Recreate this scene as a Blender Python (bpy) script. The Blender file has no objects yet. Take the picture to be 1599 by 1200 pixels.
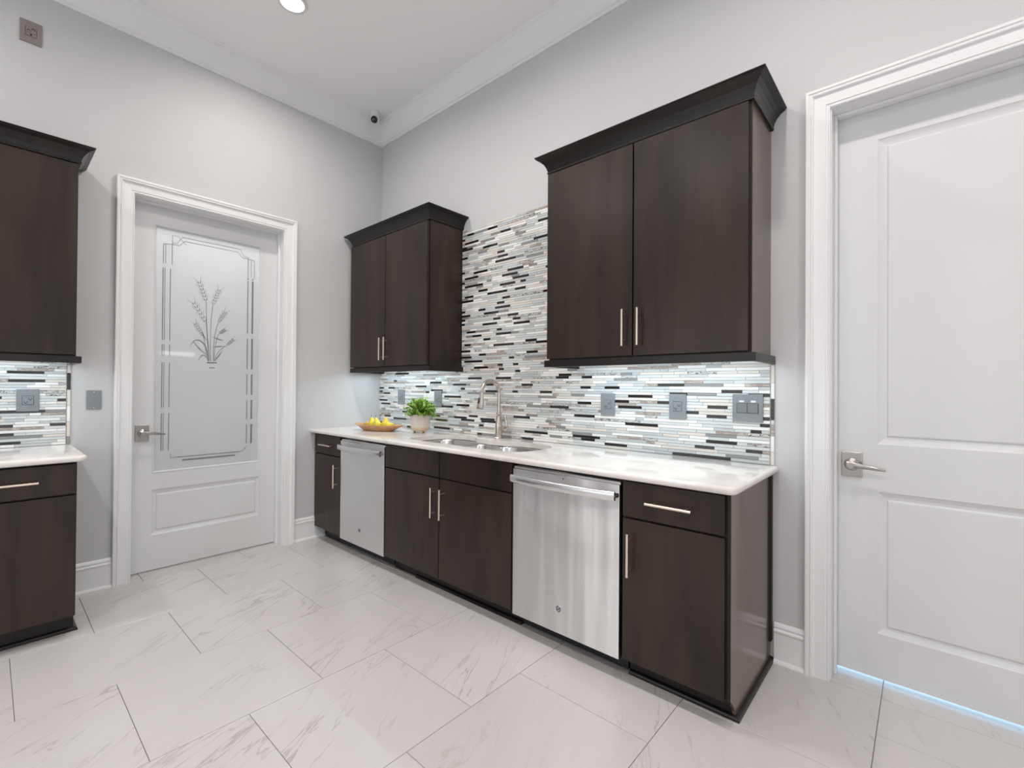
import bpy, bmesh, math, random
from mathutils import Vector, Matrix
random.seed(7)
PI = math.pi
S = bpy.context.scene
COL = S.collection

# ------------------------------------------------------------------ camera
def make_camera():
    yaw, pitch, roll = 0.7256, 0.0070, 0.0070
    f = Vector((-math.sin(yaw)*math.cos(pitch), math.cos(yaw)*math.cos(pitch), math.sin(pitch)))
    r = f.cross(Vector((0, 0, 1))).normalized(); u = r.cross(f)
    c, s = math.cos(roll), math.sin(roll)
    r2 = c*r + s*u; u2 = -s*r + c*u
    m = Matrix(((r2.x, u2.x, -f.x, 3.8397), (r2.y, u2.y, -f.y, -2.46), (r2.z, u2.z, -f.z, 1.2735), (0, 0, 0, 1)))
    cd = bpy.data.cameras.new('camera'); co = bpy.data.objects.new('camera', cd); COL.objects.link(co)
    co.matrix_world = m; cd.sensor_width = 36; cd.lens = 727.69*36/1599; cd.clip_start = .02
    S.camera = co
make_camera()

# ------------------------------------------------------------------ world and light
CEIL = 3.72
W = bpy.data.worlds.new('sky'); S.world = W; W.use_nodes = True
W.node_tree.nodes['Background'].inputs[0].default_value = (.50, .76, 1.0, 1)
W.node_tree.nodes['Background'].inputs[1].default_value = 3.2
def area(name, loc, rot, size, power, color=(1, 1, 1), shape='DISK', sy=None, spread=PI):
    l = bpy.data.lights.new(name, 'AREA'); l.shape = shape; l.size = size; l.energy = power; l.color = color
    if sy: l.size_y = sy
    l.spread = spread
    o = bpy.data.objects.new(name, l); o.location = loc; o.rotation_euler = rot; COL.objects.link(o)
    return o
DOWNLIGHTS = [(.82, -1.19), (2.1, -1.19), (3.38, -1.19), (.82, -3.3), (2.1, -3.3), (3.38, -3.3), (4.7, -1.19), (4.7, -3.3)]
for x, y in DOWNLIGHTS:
    area('downlight_lamp', (x, y, CEIL-.020), (0, 0, 0), .13, 14.8, (1, .97, .94), spread=math.radians(158))
# added fill lamps, set at a made-up window and glazed door out of view
area('window_fill_lamp', (2.6, -4.93, 1.75), (PI/2+.45, 0, 0), 4.0, 24, (.98, .99, 1), 'RECTANGLE', 2.1)
area('door_fill_lamp', (5.43, -2.2, 1.25), (PI/2+.35, 0, PI/2), 1.5, 6, (.99, .99, 1), 'RECTANGLE', 2.1)
area('glass_backlight', (-.75, -1.4, 3.0), (0, 0, 0), .3, 66, (.98, .99, 1))  # added behind the frosted glass to make its top brighter
S.view_settings.view_transform = 'Standard'; S.view_settings.look = 'None'
S.view_settings.gamma = 1; S.view_settings.use_curve_mapping = False
S.view_settings.exposure = -0.15

# ------------------------------------------------------------------ material helpers
def mat(name, base=(.8, .8, .8), rough=.5, metal=0, coat=0, spec=.5, **kw):
    m = bpy.data.materials.new(name); m.use_nodes = True
    b = m.node_tree.nodes['Principled BSDF']
    b.inputs['Base Color'].default_value = (*base, 1); b.inputs['Roughness'].default_value = rough
    b.inputs['Metallic'].default_value = metal; b.inputs['Coat Weight'].default_value = coat
    b.inputs['Specular IOR Level'].default_value = spec
    for k, v in kw.items(): b.inputs[k.replace('_', ' ')].default_value = v
    return m
def N(m, t, **p):
    n = m.node_tree.nodes.new(t)
    for k, v in p.items(): setattr(n, k, v)
    return n
def L(m, a, b): m.node_tree.links.new(a, b)
def bsdf(m): return m.node_tree.nodes['Principled BSDF']
def mapped(m, scale, coord='Object', rot=(0, 0, 0), rnd=False):
    if coord == 'Position': c = N(m, 'ShaderNodeNewGeometry').outputs['Position']
    else: c = N(m, 'ShaderNodeTexCoord').outputs[coord]
    if rnd:
        oi = N(m, 'ShaderNodeObjectInfo'); mu = N(m, 'ShaderNodeMath', operation='MULTIPLY'); mu.inputs[1].default_value = 37
        L(m, oi.outputs['Random'], mu.inputs[0]); va = N(m, 'ShaderNodeVectorMath', operation='ADD')
        L(m, c, va.inputs[0]); L(m, mu.outputs[0], va.inputs[1]); c = va.outputs[0]
    mp = N(m, 'ShaderNodeMapping'); mp.inputs['Scale'].default_value = scale; mp.inputs['Rotation'].default_value = rot
    L(m, c, mp.inputs['Vector']); return mp.outputs[0]
def noise(m, vec, scale=5, detail=4, rough=.5, dist=0):
    n = N(m, 'ShaderNodeTexNoise'); n.inputs['Scale'].default_value = scale; n.inputs['Detail'].default_value = detail
    n.inputs['Roughness'].default_value = rough; n.inputs['Distortion'].default_value = dist
    L(m, vec, n.inputs['Vector']); return n.outputs['Fac']
def ramp(m, fac, stops):
    r = N(m, 'ShaderNodeValToRGB'); e = r.color_ramp.elements
    while len(e) < len(stops): e.new(.5)
    for i, (p, c) in enumerate(stops):
        e[i].position = p; e[i].color = (*c, 1) if len(c) == 3 else c
    L(m, fac, r.inputs[0]); return r.outputs[0]
def bump(m, h, strength=.1, dist=.01):
    b = N(m, 'ShaderNodeBump'); b.inputs['Strength'].default_value = strength; b.inputs['Distance'].default_value = dist
    L(m, h, b.inputs['Height']); L(m, b.outputs[0], bsdf(m).inputs['Normal'])

M = {}
m = M['wall'] = mat('wall_paint', (.59, .587, .592), .6, spec=.3)
bump(m, noise(m, mapped(m, (1, 1, 1), 'Position'), 90, 3, .6), .22, .003)
M['ceiling'] = mat('ceiling_paint', (.90, .90, .90), .8, spec=.2)
M['trim'] = mat('trim_paint', (.82, .82, .825), .32)
M['door'] = mat('door_paint', (.70, .70, .705), .35)
def wood(name, a, b, rough=.31):
    m = mat(name, a, rough, spec=.36)
    v = mapped(m, (1, 1, .16), 'Object', rnd=True)
    f1 = noise(m, v, 6.5, 6, .55, .8)
    v2 = mapped(m, (1, 1, .03), 'Object', rnd=True)
    f2 = noise(m, v2, 110, 3, .6)
    mx = N(m, 'ShaderNodeMix'); mx.inputs[0].default_value = .14; L(m, f1, mx.inputs[2]); L(m, f2, mx.inputs[3])
    L(m, ramp(m, mx.outputs[0], [(.30, a), (.52, tuple((p+q)/2 for p, q in zip(a, b))), (.70, b)]), bsdf(m).inputs['Base Color'])
    bump(m, f2, .03, .001)
    return m
M['wood'] = wood('espresso_wood', (.011, .007, .0055), (.044, .027, .018))
M['wood_sheen'] = wood('espresso_wood_sheen', (.075, .046, .033), (.140, .088, .064), .17); bsdf(M['wood_sheen']).inputs['Specular IOR Level'].default_value = .8  # same dark wood; grazing sheen is put into this lighter base colour
M['wood_rail'] = wood('espresso_wood_moulding', (.008, .0065, .006), (.018, .014, .012), .3)
M['black'] = mat('black_void', (.008, .008, .008), .5)
M['carcass'] = mat('cabinet_shadow_gap', (.010, .008, .007), .6)
M['nickel'] = mat('satin_nickel', (.86, .72, .60), .28, 1)
M['faucet'] = mat('brushed_nickel', (.62, .54, .48), .24, 1)
M['lever'] = mat('satin_lever_metal', (.42, .40, .38), .26, 1)
M['plate'] = mat('grey_plate', (.235, .25, .262), .42)
M['plate_dark'] = mat('grey_rocker', (.19, .195, .20), .35)
M['plate_brown'] = mat('brown_grey_plate', (.25, .22, .21), .42)
M['slot'] = mat('socket_slots', (.01, .01, .01), .6)
M['white_plastic'] = mat('white_plastic', (.75, .75, .75), .35)
M['lens'] = mat('black_lens', (.006, .006, .007), .12)
# stainless steel, grooves run across so reflections smear up and down
def steel(name, base, rough, an, tangent_axis='Z'):
    m = mat(name, base, rough, 1, Anisotropic=an, Anisotropic_Rotation=.25)
    t = N(m, 'ShaderNodeTangent', direction_type='RADIAL', axis=tangent_axis); L(m, t.outputs[0], bsdf(m).inputs['Tangent'])
    # the thin sheet is very slightly wavy across its width
    bump(m, noise(m, mapped(m, (1, 1, .09), 'Object'), 8.5, 1.5, .4), .8, .012)
    return m
M['steel'] = steel('brushed_stainless', (.84, .84, .845), .40, .97)
M['steel_bar'] = mat('polished_stainless', (.78, .78, .79), .26, 1)
M['sink_steel'] = mat('sink_stainless', (.60, .59, .57), .26, 1)
M['badge'] = mat('badge_chrome', (.75, .76, .78), .15, 1)
M['badge_dark'] = mat('badge_dark', (.03, .03, .035), .3)
M['dark_band'] = mat('dark_band_paint', (.07, .07, .073), .4)  # for the added slab that mirrors dark in the dishwasher steel
# quartz worktop
m = M['quartz'] = mat('white_quartz', (.84, .81, .78), .13, coat=.3)
v = mapped(m, (1, .6, 1), 'Position', (0, 0, .5))
L(m, ramp(m, noise(m, v, 2.2, 8, .62, 1.2), [(.36, (.69, .645, .61)), (.47, (.80, .755, .72)), (.7, (.84, .80, .77))]), bsdf(m).inputs['Base Color'])
# floor tiles
m = M['floor_tile'] = mat('marble_look_porcelain', (.7, .66, .64), .24)
def veined(ang, sy):
    v_ = mapped(m, (1, 1, 1), 'Position', (0, 0, -ang), rnd=True)
    mp_ = N(m, 'ShaderNodeMapping'); mp_.inputs['Scale'].default_value = (1, sy, 1); L(m, v_, mp_.inputs['Vector']); return mp_.outputs[0]
v = veined(.38, .16)
n1 = noise(m, v, 3.0, 6, .58, .55)
n2 = noise(m, veined(.52, .13), 4.6, 5, .55, .35)
def vein(m, n, w, c=.5):
    s_ = N(m, 'ShaderNodeMath', operation='SUBTRACT'); s_.inputs[1].default_value = c; L(m, n, s_.inputs[0])
    a_ = N(m, 'ShaderNodeMath', operation='ABSOLUTE'); L(m, s_.outputs[0], a_.inputs[0])
    return ramp(m, a_.outputs[0], [(0, (1, 1, 1)), (w*.35, (.45, .45, .45)), (w, (0, 0, 0))])
ve1 = vein(m, n1, .0105); ve2 = vein(m, n2, .008, .46)
mxv = N(m, 'ShaderNodeMath', operation='MAXIMUM'); L(m, ve1, mxv.inputs[0]); L(m, ve2, mxv.inputs[1]); ve = mxv.outputs[0]
msk = ramp(m, noise(m, mapped(m, (1, .5, 1), 'Position', rnd=True), 2.6, 3), [(.40, (.08, .08, .08)), (.62, (1, 1, 1))])
ml = N(m, 'ShaderNodeMath', operation='MULTIPLY'); L(m, ve, ml.inputs[0]); L(m, msk, ml.inputs[1])
m2 = N(m, 'ShaderNodeMath', operation='MULTIPLY'); m2.inputs[1].default_value = .60; L(m, ml.outputs[0], m2.inputs[0])
basec = ramp(m, noise(m, v, 1.6, 5, .6, .4), [(.34, (.545, .512, .502)), (.5, (.575, .543, .533)), (.72, (.59, .56, .55))])
mx = N(m, 'ShaderNodeMix', data_type='RGBA'); L(m, m2.outputs[0], mx.inputs[0]); L(m, basec, mx.inputs[6]); mx.inputs[7].default_value = (.30, .265, .245, 1)
L(m, mx.outputs[2], bsdf(m).inputs['Base Color'])
M['grout'] = mat('floor_grout', (.20, .18, .175), .9)
M['grout_wall'] = mat('wall_grout', (.58, .58, .57), .9)
# mosaic strips
MOS = []
def mos(name, c, r, w, c2=None, sc=40):
    m = mat(name, c, r, coat=.25)
    if c2:
        L(m, ramp(m, noise(m, mapped(m, (.5, 1, 1.6), 'Position'), sc, 4, .6, 1.5), [(.40, c2), (.52, c), (.66, c)]), bsdf(m).inputs['Base Color'])
    M[name] = m; MOS.append((name, w)); return m
mos('mosaic_white', (.86, .85, .83), .25, 25)
mos('mosaic_cream', (.72, .66, .60), .3, 12)
mos('mosaic_ice_glass', (.62, .645, .64), .08, 25)
mos('mosaic_pale_grey', (.52, .54, .54), .12, 17)
mos('mosaic_grey', (.26, .26, .255), .3, 6)
mos('mosaic_taupe', (.33, .27, .235), .35, 6, (.55, .49, .44), 50)
mos('mosaic_marbled', (.60, .59, .57), .2, 8, (.10, .09, .08), 70)
mos('mosaic_black', (.012, .010, .010), .12, 17)
# etched door glass: frosted, with a clear glossy face
def glass(name, col, trans, gloss_r):
    m = bpy.data.materials.new(name); m.use_nodes = True; nt = m.node_tree; nt.nodes.clear()
    d = nt.nodes.new('ShaderNodeBsdfDiffuse'); d.inputs[0].default_value = (*col, 1)
    t = nt.nodes.new('ShaderNodeBsdfTranslucent'); t.inputs[0].default_value = (*trans, 1)
    g = nt.nodes.new('ShaderNodeBsdfGlossy'); g.inputs['Roughness'].default_value = gloss_r
    a = nt.nodes.new('ShaderNodeMixShader'); a.inputs[0].default_value = .5
    b = nt.nodes.new('ShaderNodeMixShader'); fr = nt.nodes.new('ShaderNodeFresnel'); fr.inputs[0].default_value = 1.55
    o = nt.nodes.new('ShaderNodeOutputMaterial')
    L(m, d.outputs[0], a.inputs[1]); L(m, t.outputs[0], a.inputs[2]); L(m, fr.outputs[0], b.inputs[0])
    L(m, a.outputs[0], b.inputs[1]); L(m, g.outputs[0], b.inputs[2]); L(m, b.outputs[0], o.inputs[0]); return m
M['frosted'] = glass('frosted_glass', (.82, .83, .84), (.88, .89, .90), .04)
M['etched'] = glass('etched_grey_glass', (.42, .43, .44), (.42, .44, .45), .04)
M['etched_soft'] = glass('etched_pale_glass', (.42, .43, .44), (.6, .62, .63), .04)
def emit(name, c, s):
    m = bpy.data.materials.new(name); m.use_nodes = True; nt = m.node_tree; nt.nodes.clear()
    e = nt.nodes.new('ShaderNodeEmission'); e.inputs[0].default_value = (*c, 1); e.inputs[1].default_value = s
    o = nt.nodes.new('ShaderNodeOutputMaterial'); L(m, e.outputs[0], o.inputs[0]); return m
M['fill_glow'] = emit('fill_pane_glow', (.97, .985, 1), 1.1)  # glow of the added panes, fills the room from out of view
M['led'] = emit('led_strip', (.80, .93, 1), 7)
M['lamp'] = emit('downlight_lens', (1, .98, .95), 6)
M['linear'] = emit('linear_light', (1, .99, .97), 8)
# tray, pot, plant, pears
m = M['tray'] = mat('acacia_tray', (.42, .20, .08), .4)
L(m, ramp(m, noise(m, mapped(m, (.15, 1, 1)), 60, 4, .6, .5), [(.3, (.42, .21, .09)), (.7, (.66, .38, .19))]), bsdf(m).inputs['Base Color'])
m = M['pot'] = mat('stoneware_pot', (.66, .57, .53), .6)
M['pot_base'] = mat('pot_glaze_band', (.68, .52, .36), .5)
M['brass'] = mat('brass_feet', (.45, .27, .10), .35, .6)
M['soil'] = mat('soil', (.03, .02, .012), .9)
m = M['leaf'] = mat('leaf', (.16, .33, .05), .45)
L(m, ramp(m, noise(m, mapped(m, (1, 1, 1)), 45, 2), [(.32, (.07, .19, .02)), (.48, (.22, .42, .05)), (.64, (.55, .68, .14))]), bsdf(m).inputs['Base Color'])
M['stem'] = mat('plant_stem', (.10, .16, .04), .6)
m = M['pear'] = mat('pear_skin', (.75, .60, .06), .35)
L(m, ramp(m, noise(m, mapped(m, (1, 1, 1), 'Object', rnd=True), 18, 3), [(.35, (.55, .50, .05)), (.55, (.80, .64, .06)), (.7, (.86, .68, .10))]), bsdf(m).inputs['Base Color'])
m = M['pear_brown'] = mat('russet_pear_skin', (.50, .34, .06), .45)
M['twig'] = mat('pear_stalk', (.10, .05, .02), .7)

# ------------------------------------------------------------------ mesh helpers
def BM(): return bmesh.new()
def wloc(o):
    v = Vector((0, 0, 0))
    while o is not None: v += o.location; o = o.parent
    return v
def obj(name, bm, material, parent=None, smooth=False, mats=None, origin=None):
    me = bpy.data.meshes.new(name)
    if smooth is not False:
        for f in bm.faces: f.smooth = True
    off = wloc(parent) if parent else Vector((0, 0, 0))
    if origin is not None: off = Vector(origin)
    bmesh.ops.translate(bm, verts=bm.verts, vec=-off)
    bmesh.ops.recalc_face_normals(bm, faces=bm.faces)
    bm.to_mesh(me); bm.free()
    for mm in (mats or [material]): me.materials.append(mm)
    if smooth not in (False, True): me.set_sharp_from_angle(angle=math.radians(smooth))
    o = bpy.data.objects.new(name, me); COL.objects.link(o)
    if parent: o.parent = parent
    if origin is not None: o.location = off - (wloc(parent) if parent else Vector((0, 0, 0)))
    return o
def thing(name, label, cat, loc=(0, 0, 0), group=None):
    o = bpy.data.objects.new(name, None); COL.objects.link(o); o.location = loc; o.empty_display_size = .05
    o['label'] = label; o['category'] = cat
    if group: o['group'] = group
    return o
def tag(o, label, cat, group=None):
    o['label'] = label; o['category'] = cat
    if group: o['group'] = group
    return o
def struct(o): o['kind'] = 'structure'; return o
def bx(bm, x0, x1, y0, y1, z0, z1, bev=0, seg=2, mi=0):
    t = BM(); bmesh.ops.create_cube(t, size=1)
    for v in t.verts: v.co = Vector((x0+(v.co.x+.5)*(x1-x0), y0+(v.co.y+.5)*(y1-y0), z0+(v.co.z+.5)*(z1-z0)))
    if bev: bmesh.ops.bevel(t, geom=t.edges[:], offset=bev, segments=seg, profile=.5, affect='EDGES')
    for f in t.faces: f.material_index = mi
    join(bm, t)
def join(bm, t, mtx=None):
    if mtx is not None: bmesh.ops.transform(t, matrix=mtx, verts=t.verts)
    vm = {v: bm.verts.new(v.co) for v in t.verts}
    for f in t.faces:
        try: nf = bm.faces.new([vm[v] for v in f.verts]); nf.material_index = f.material_index; nf.smooth = f.smooth
        except ValueError: pass
    t.free()
def loft(bm, rings, cap0=True, cap1=True, closed=True, mi=0):
    vs = [[bm.verts.new(p) for p in r] for r in rings]
    n = len(vs[0])
    for a, b in zip(vs[:-1], vs[1:]):
        for i in range(n if closed else n-1):
            j = (i+1) % n
            f = bm.faces.new((a[i], a[j], b[j], b[i])); f.material_index = mi
    if cap0: bm.faces.new(vs[0][::-1]).material_index = mi
    if cap1: bm.faces.new(vs[-1]).material_index = mi
    return vs
def lathe(bm, prof, c=(0, 0, 0), seg=28, mi=0, cap0=True, cap1=True, mtx=None):
    t = BM() if mtx is not None else bm
    loft(t, [[(c[0]+r*math.cos(2*PI*i/seg), c[1]+r*math.sin(2*PI*i/seg), c[2]+z) for i in range(seg)] for r, z in prof], cap0, cap1, mi=mi)
    if mtx is not None: join(bm, t, mtx)
def tube(bm, pts, rad, seg=12, mi=0):
    pts = [Vector(p) for p in pts]
    rads = rad if isinstance(rad, (list, tuple)) else [rad]*len(pts)
    rings = []; up = None
    for i, p in enumerate(pts):
        d = (pts[min(i+1, len(pts)-1)]-pts[max(i-1, 0)]).normalized()
        if up is None: up = d.orthogonal().normalized()
        else: up = (up - d*up.dot(d)).normalized()
        s = d.cross(up)
        rings.append([p + (up*math.cos(2*PI*k/seg)+s*math.sin(2*PI*k/seg))*rads[i] for k in range(seg)])
    loft(bm, rings, mi=mi)
def prism(bm, poly, axis, a, b, mi=0):
    """poly of 2-D points in the plane across the axis; x -> (y,z), y -> (x,z), z -> (x,y)"""
    def P(p, t): return {'x': (t, p[0], p[1]), 'y': (p[0], t, p[1]), 'z': (p[0], p[1], t)}[axis]
    loft(bm, [[P(p, a) for p in poly], [P(p, b) for p in poly]], mi=mi)
def rrect(x0, x1, y0, y1, r, n=6):
    out = []
    for cx, cy, a0 in ((x1-r, y1-r, 0), (x0+r, y1-r, PI/2), (x0+r, y0+r, PI), (x1-r, y0+r, 1.5*PI)):
        for k in range(n+1):
            a = a0+PI/2*k/n; out.append((cx+r*math.cos(a), cy+r*math.sin(a)))
    return out
# planes: 'L' = left wall (u along +y, out = +x), 'B' = back wall (u along +x, out = -y)
def PL(side, u, d, z): return Vector((d, u, z)) if side == 'L' else Vector((u, -d, z))
def pbox(bm, side, u0, u1, d0, d1, z0, z1, bev=0, seg=2, mi=0):
    if side == 'L': bx(bm, d0, d1, u0, u1, z0, z1, bev, seg, mi)
    else: bx(bm, u0, u1, -d1, -d0, z0, z1, bev, seg, mi)

# ------------------------------------------------------------------ room shell
RX, RY = 5.5, -5.0
LD0, LD1, DT = -1.836, -.888, 2.516      # glass door opening along the left wall
RD0, RD1 = 3.526, 4.470                  # plain door opening along the back wall
WT = .15
def wallbox(name, boxes, m='wall'):
    bm = BM()
    for b in boxes: bx(bm, *b)
    return struct(obj(name, bm, M[m]))
wallbox('wall_left', [(-WT, 0, RY, LD0, 0, CEIL), (-WT, 0, LD1, WT, 0, CEIL), (-WT, 0, LD0, LD1, DT, CEIL)])
wallbox('wall_back', [(0, RD0, 0, WT, 0, CEIL), (RD1, RX, 0, WT, 0, CEIL), (RD0, RD1, 0, WT, DT, CEIL)])
wallbox('wall_right', [(RX, RX+WT, RY, WT, 0, CEIL)])
wallbox('wall_front', [(-WT, .4, RY-WT, RY, 0, CEIL), (4.9, RX+WT, RY-WT, RY, 0, CEIL), (.4, 4.9, RY-WT, RY, 0, .35), (.4, 4.9, RY-WT, RY, 2.85, CEIL)])
wallbox('ceiling', [(-WT, RX+WT, RY-WT, WT, CEIL, CEIL+.1)], 'ceiling')
bm = BM()
bx(bm, .4, 4.9, RY-.10, RY-.05, .35, .41); bx(bm, .4, 4.9, RY-.10, RY-.05, 2.79, 2.85)
for x in (.4, 1.51, 2.62, 3.73, 4.84): bx(bm, x, x+.06, RY-.10, RY-.05, .41, 2.79)
w1 = struct(obj('fill_window', bm, M['trim']))  # made-up window, unseen; its glowing panes serve as fill
for x in (.46, 1.57, 2.68, 3.79):
    bm = BM(); bx(bm, x, x+1.05, RY-.085, RY-.075, .41, 2.79); obj('pane', bm, M['fill_glow'], w1)
bm = BM()
for y0, y1, z0, z1 in ((-3.05, -2.95, 0, 2.45), (-1.45, -1.35, 0, 2.45), (-2.95, -1.45, 2.35, 2.45), (-2.95, -1.45, 0, .18), (-2.25, -2.15, .18, 2.35)): bx(bm, RX-.05, RX-.001, y0, y1, z0, z1)
d3 = struct(obj('fill_door', bm, M['trim']))  # made-up glazed door, unseen; glowing panes brighten the right side
for y0, y1 in ((-2.95, -2.25), (-2.15, -1.45)):
    bm = BM(); bx(bm, RX-.03, RX-.02, y0, y1, .18, 2.35); obj('pane', bm, M['fill_glow'], d3)
# small pantry behind the glass door
wallbox('wall_pantry', [(-1.9, -WT, -2.6, -2.5, 0, 3.1), (-1.9, -WT, -.1, 0, 0, 3.1), (-2.0, -1.9, -2.6, 0, 0, 3.1), (-2.0, -WT, -2.6, 0, 3.1, 3.2), (-2.0, -WT, -2.6, 0, -.06, -.012)])

# floor: grout bed with every tile its own piece
bm = BM(); bx(bm, -WT, RX, RY, 0, -.06, -.0035); bx(bm, RD0, RD1, 0, 1.6, -.06, -.0035)
floor = struct(obj('floor', bm, M['grout']))
PX, PY, X0 = .608, .6047, 1.880
def tile_mesh(w, h):
    bm = BM(); g = .0012
    bx(bm, g, w-g, g, h-g, -.011, 0)
    top = [e for e in bm.edges if all(v.co.z > -.001 for v in e.verts)]
    bmesh.ops.bevel(bm, geom=top, offset=.0009, segments=1, affect='EDGES')
    me = bpy.data.meshes.new('tile'); bm.to_mesh(me); bm.free(); me.materials.append(M['floor_tile']); return me
cache = {}
def add_tiles(xa, xb, ya, yb):
    for k in range(-8, 9):
        x0, x1 = X0+k*PX, X0+(k+1)*PX
        # rows counted leftwards from X0 alternate their joints by half a tile
        off = -.872 if (k % 2) else -1.168
        n = -12
        while True:
            y0 = off+n*PY; y1 = y0+PY; n += 1
            if y0 > yb: break
            a, b, c, d = max(x0, xa), min(x1, xb), max(y0, ya), min(y1, yb)
            if b-a < .02 or d-c < .02: continue
            key = (round(b-a, 3), round(d-c, 3))
            if key not in cache: cache[key] = tile_mesh(*key)
            o = bpy.data.objects.new('tile', cache[key]); COL.objects.link(o); o.parent = floor; o.location = (a, c, 0)
add_tiles(0, RX, RY, 0)
add_tiles(-WT, 0, LD0, LD1)
add_tiles(RD0, RD1, 0, 1.5)

# crown moulding
def crown(name, side, u0, u1, hl, hr):
    """profile swept along the wall; hl / hr = +1 mitre inward at that end"""
    prof = [(0, 3.530), (.008, 3.530), (.014, 3.536), (.014, 3.546), (.022, 3.549), (.026, 3.556), (.026, 3.562),
            (.030, 3.568), (.036, 3.590), (.045, 3.622), (.056, 3.652), (.066, 3.676), (.072, 3.690), (.072, 3.698), (.080, 3.702), (.084, 3.710), (.084, CEIL), (0, CEIL)]
    bm = BM()
    a = [PL(side, u0+hl*d, d, z) for d, z in prof]; b = [PL(side, u1-hr*d, d, z) for d, z in prof]
    loft(bm, [a, b]); o = obj(name, bm, M['trim'], smooth=40); struct(o)
crown('trim_1', 'L', RY, 0, 0, 1)
crown('trim_2', 'B', 0, RX, 1, 0)

# baseboards with a cap and a shoe
def baseboard(name, side, u0, u1):
    prof = [(0, 0), (.026, 0), (.026, .006), (.022, .015), (.014, .019), (.014, .140), (.018, .146), (.018, .152), (.011, .158), (.011, .164), (.014, .168), (.010, .178), (.005, .185), (0, .185)]
    bm = BM(); loft(bm, [[PL(side, u0, d, z) for d, z in prof], [PL(side, u1, d, z) for d, z in prof]])
    struct(obj(name, bm, M['trim']))
baseboard('baseboard_left', 'L', -.796, 0)
baseboard('baseboard_left', 'L', -2.149, -1.927)
baseboard('baseboard_left', 'L', -3.57, -2.625)
baseboard('baseboard_left', 'L', RY, -4.37)
baseboard('baseboard_back', 'B', 3.312, 3.435)
baseboard('baseboard_back', 'B', 4.561, RX)

# door casings (sweep round the opening) with jambs and stops
def casing(name, side, o0, o1, top, in0, in1, intop):
    prof = [(0, 0), (0, .026), (.003, .029), (.012, .029), (.016, .024), (.020, .024), (.023, .028), (.028, .026), (.032, .018),
            (.036, .0165), (.070, .0145), (.075, .0145), (.078, .0105), (.083, .0105), (.086, .013), (.0905, .011), (.0905, 0)]
    bm = BM(); st = []
    for (ub, zt) in ((0, 0), (0, 1), (1, 1), (1, 0)):
        ring = []
        for u, t in prof:
            uu = o0+u if ub == 0 else o1-u
            ring.append(PL(side, uu, t, (top-u) if zt else 0))
        st.append(ring)
    loft(bm, st)
    D = .15
    pbox(bm, side, in0, in0+.004, -D, 0.0, 0, intop); pbox(bm, side, in1-.004, in1, -D, 0.0, 0, intop)
    pbox(bm, side, in0+.004, in1-.004, -D, 0.0, intop-.004, intop)
    for a, b in ((in0+.004, in0+.016), (in1-.016, in1-.004)): pbox(bm, side, a, b, -.112, -.072, 0, intop-.004, .002, 1)
    pbox(bm, side, in0+.016, in1-.016, -.112, -.072, intop-.016, intop-.004, .002, 1)
    struct(obj(name, bm, M['trim']))
casing('trim_3', 'L', -1.927, -.797, 2.606, LD0, LD1, DT)
casing('trim_4', 'B', 3.435, 4.561, 2.606, RD0, RD1, DT)

# ------------------------------------------------------------------ doors
def rings_panel(bm, side, u0, u1, z0, z1, rings, cap=True):
    R = []
    for ins, d in rings:
        R.append([PL(side, a, d, b) for a, b in ((u0+ins, z0+ins), (u1-ins, z0+ins), (u1-ins, z1-ins), (u0+ins, z1-ins))])
    loft(bm, R, cap0=False, cap1=cap)
def door(name, side, u0, u1, z0, z1, face, holes):
    """door leaf as stiles and rails round the given openings (u0,u1,z0,z1)"""
    bm = BM(); th = .04
    hu0, hu1 = holes[0][0], holes[0][1]
    pbox(bm, side, u0, hu0, face-th, face, z0, z1); pbox(bm, side, hu1, u1, face-th, face, z0, z1)
    hs = sorted(holes, key=lambda h: h[2]); z = z0
    for h in hs: pbox(bm, side, hu0, hu1, face-th, face, z, h[2]); z = h[3]
    pbox(bm, side, hu0, hu1, face-th, face, z, z1)
    return struct(obj(name, bm, M['door']))
PANEL = [(0, 0), (.003, -.0025), (.010, -.006), (.020, -.0095), (.029, -.011), (.033, -.011), (.037, -.006), (.041, -.005)]
def raised(parent, side, h, face):
    bm = BM(); rings_panel(bm, side, *h, [(i, face+d) for i, d in PANEL])
    obj('panel', bm, M['door'], parent)
def lever_set(parent, side, uc, zc, face, direction):
    bm = BM(); pbox(bm, side, uc-.038, uc+.038, face+.0005, face+.009, zc-.055, zc+.055, .0025, 2)
    h = obj('door_handle', bm, M['lever'], parent)
    def mt(u, d, z): return PL(side, u, d, z)
    bm = BM()
    t = BM(); lathe(t, [(.028, 0), (.028, .006), (.024, .010), (.014, .014), (.0125, .05), (.0135, .056)], seg=24)
    rot = Matrix.Rotation(PI/2, 4, 'Y') if side == 'L' else Matrix.Rotation(PI/2, 4, 'X')
    join(bm, t, Matrix.Translation(mt(uc, face+.009, zc)) @ rot)
    obj('rosette', bm, M['lever'], h, smooth=35)
    bm = BM(); rings = []
    n = 14
    for i in range(n+1):
        s = i/n; u = uc+direction*(-.014+s*.135); z = zc+.004-.016*s*s-.002*math.sin(s*PI); d = face+.052+.004*math.sin(s*PI)-.006*s
        w = .0075*(1-.35*s); hh = .011*(1-s)**.7+.0035
        rings.append([mt(u, d+w*math.cos(a), z+hh*math.sin(a)) for a in [2*PI*k/14 for k in range(14)]])
    loft(bm, rings); obj('lever', bm, M['lever'], h, smooth=50)

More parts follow.
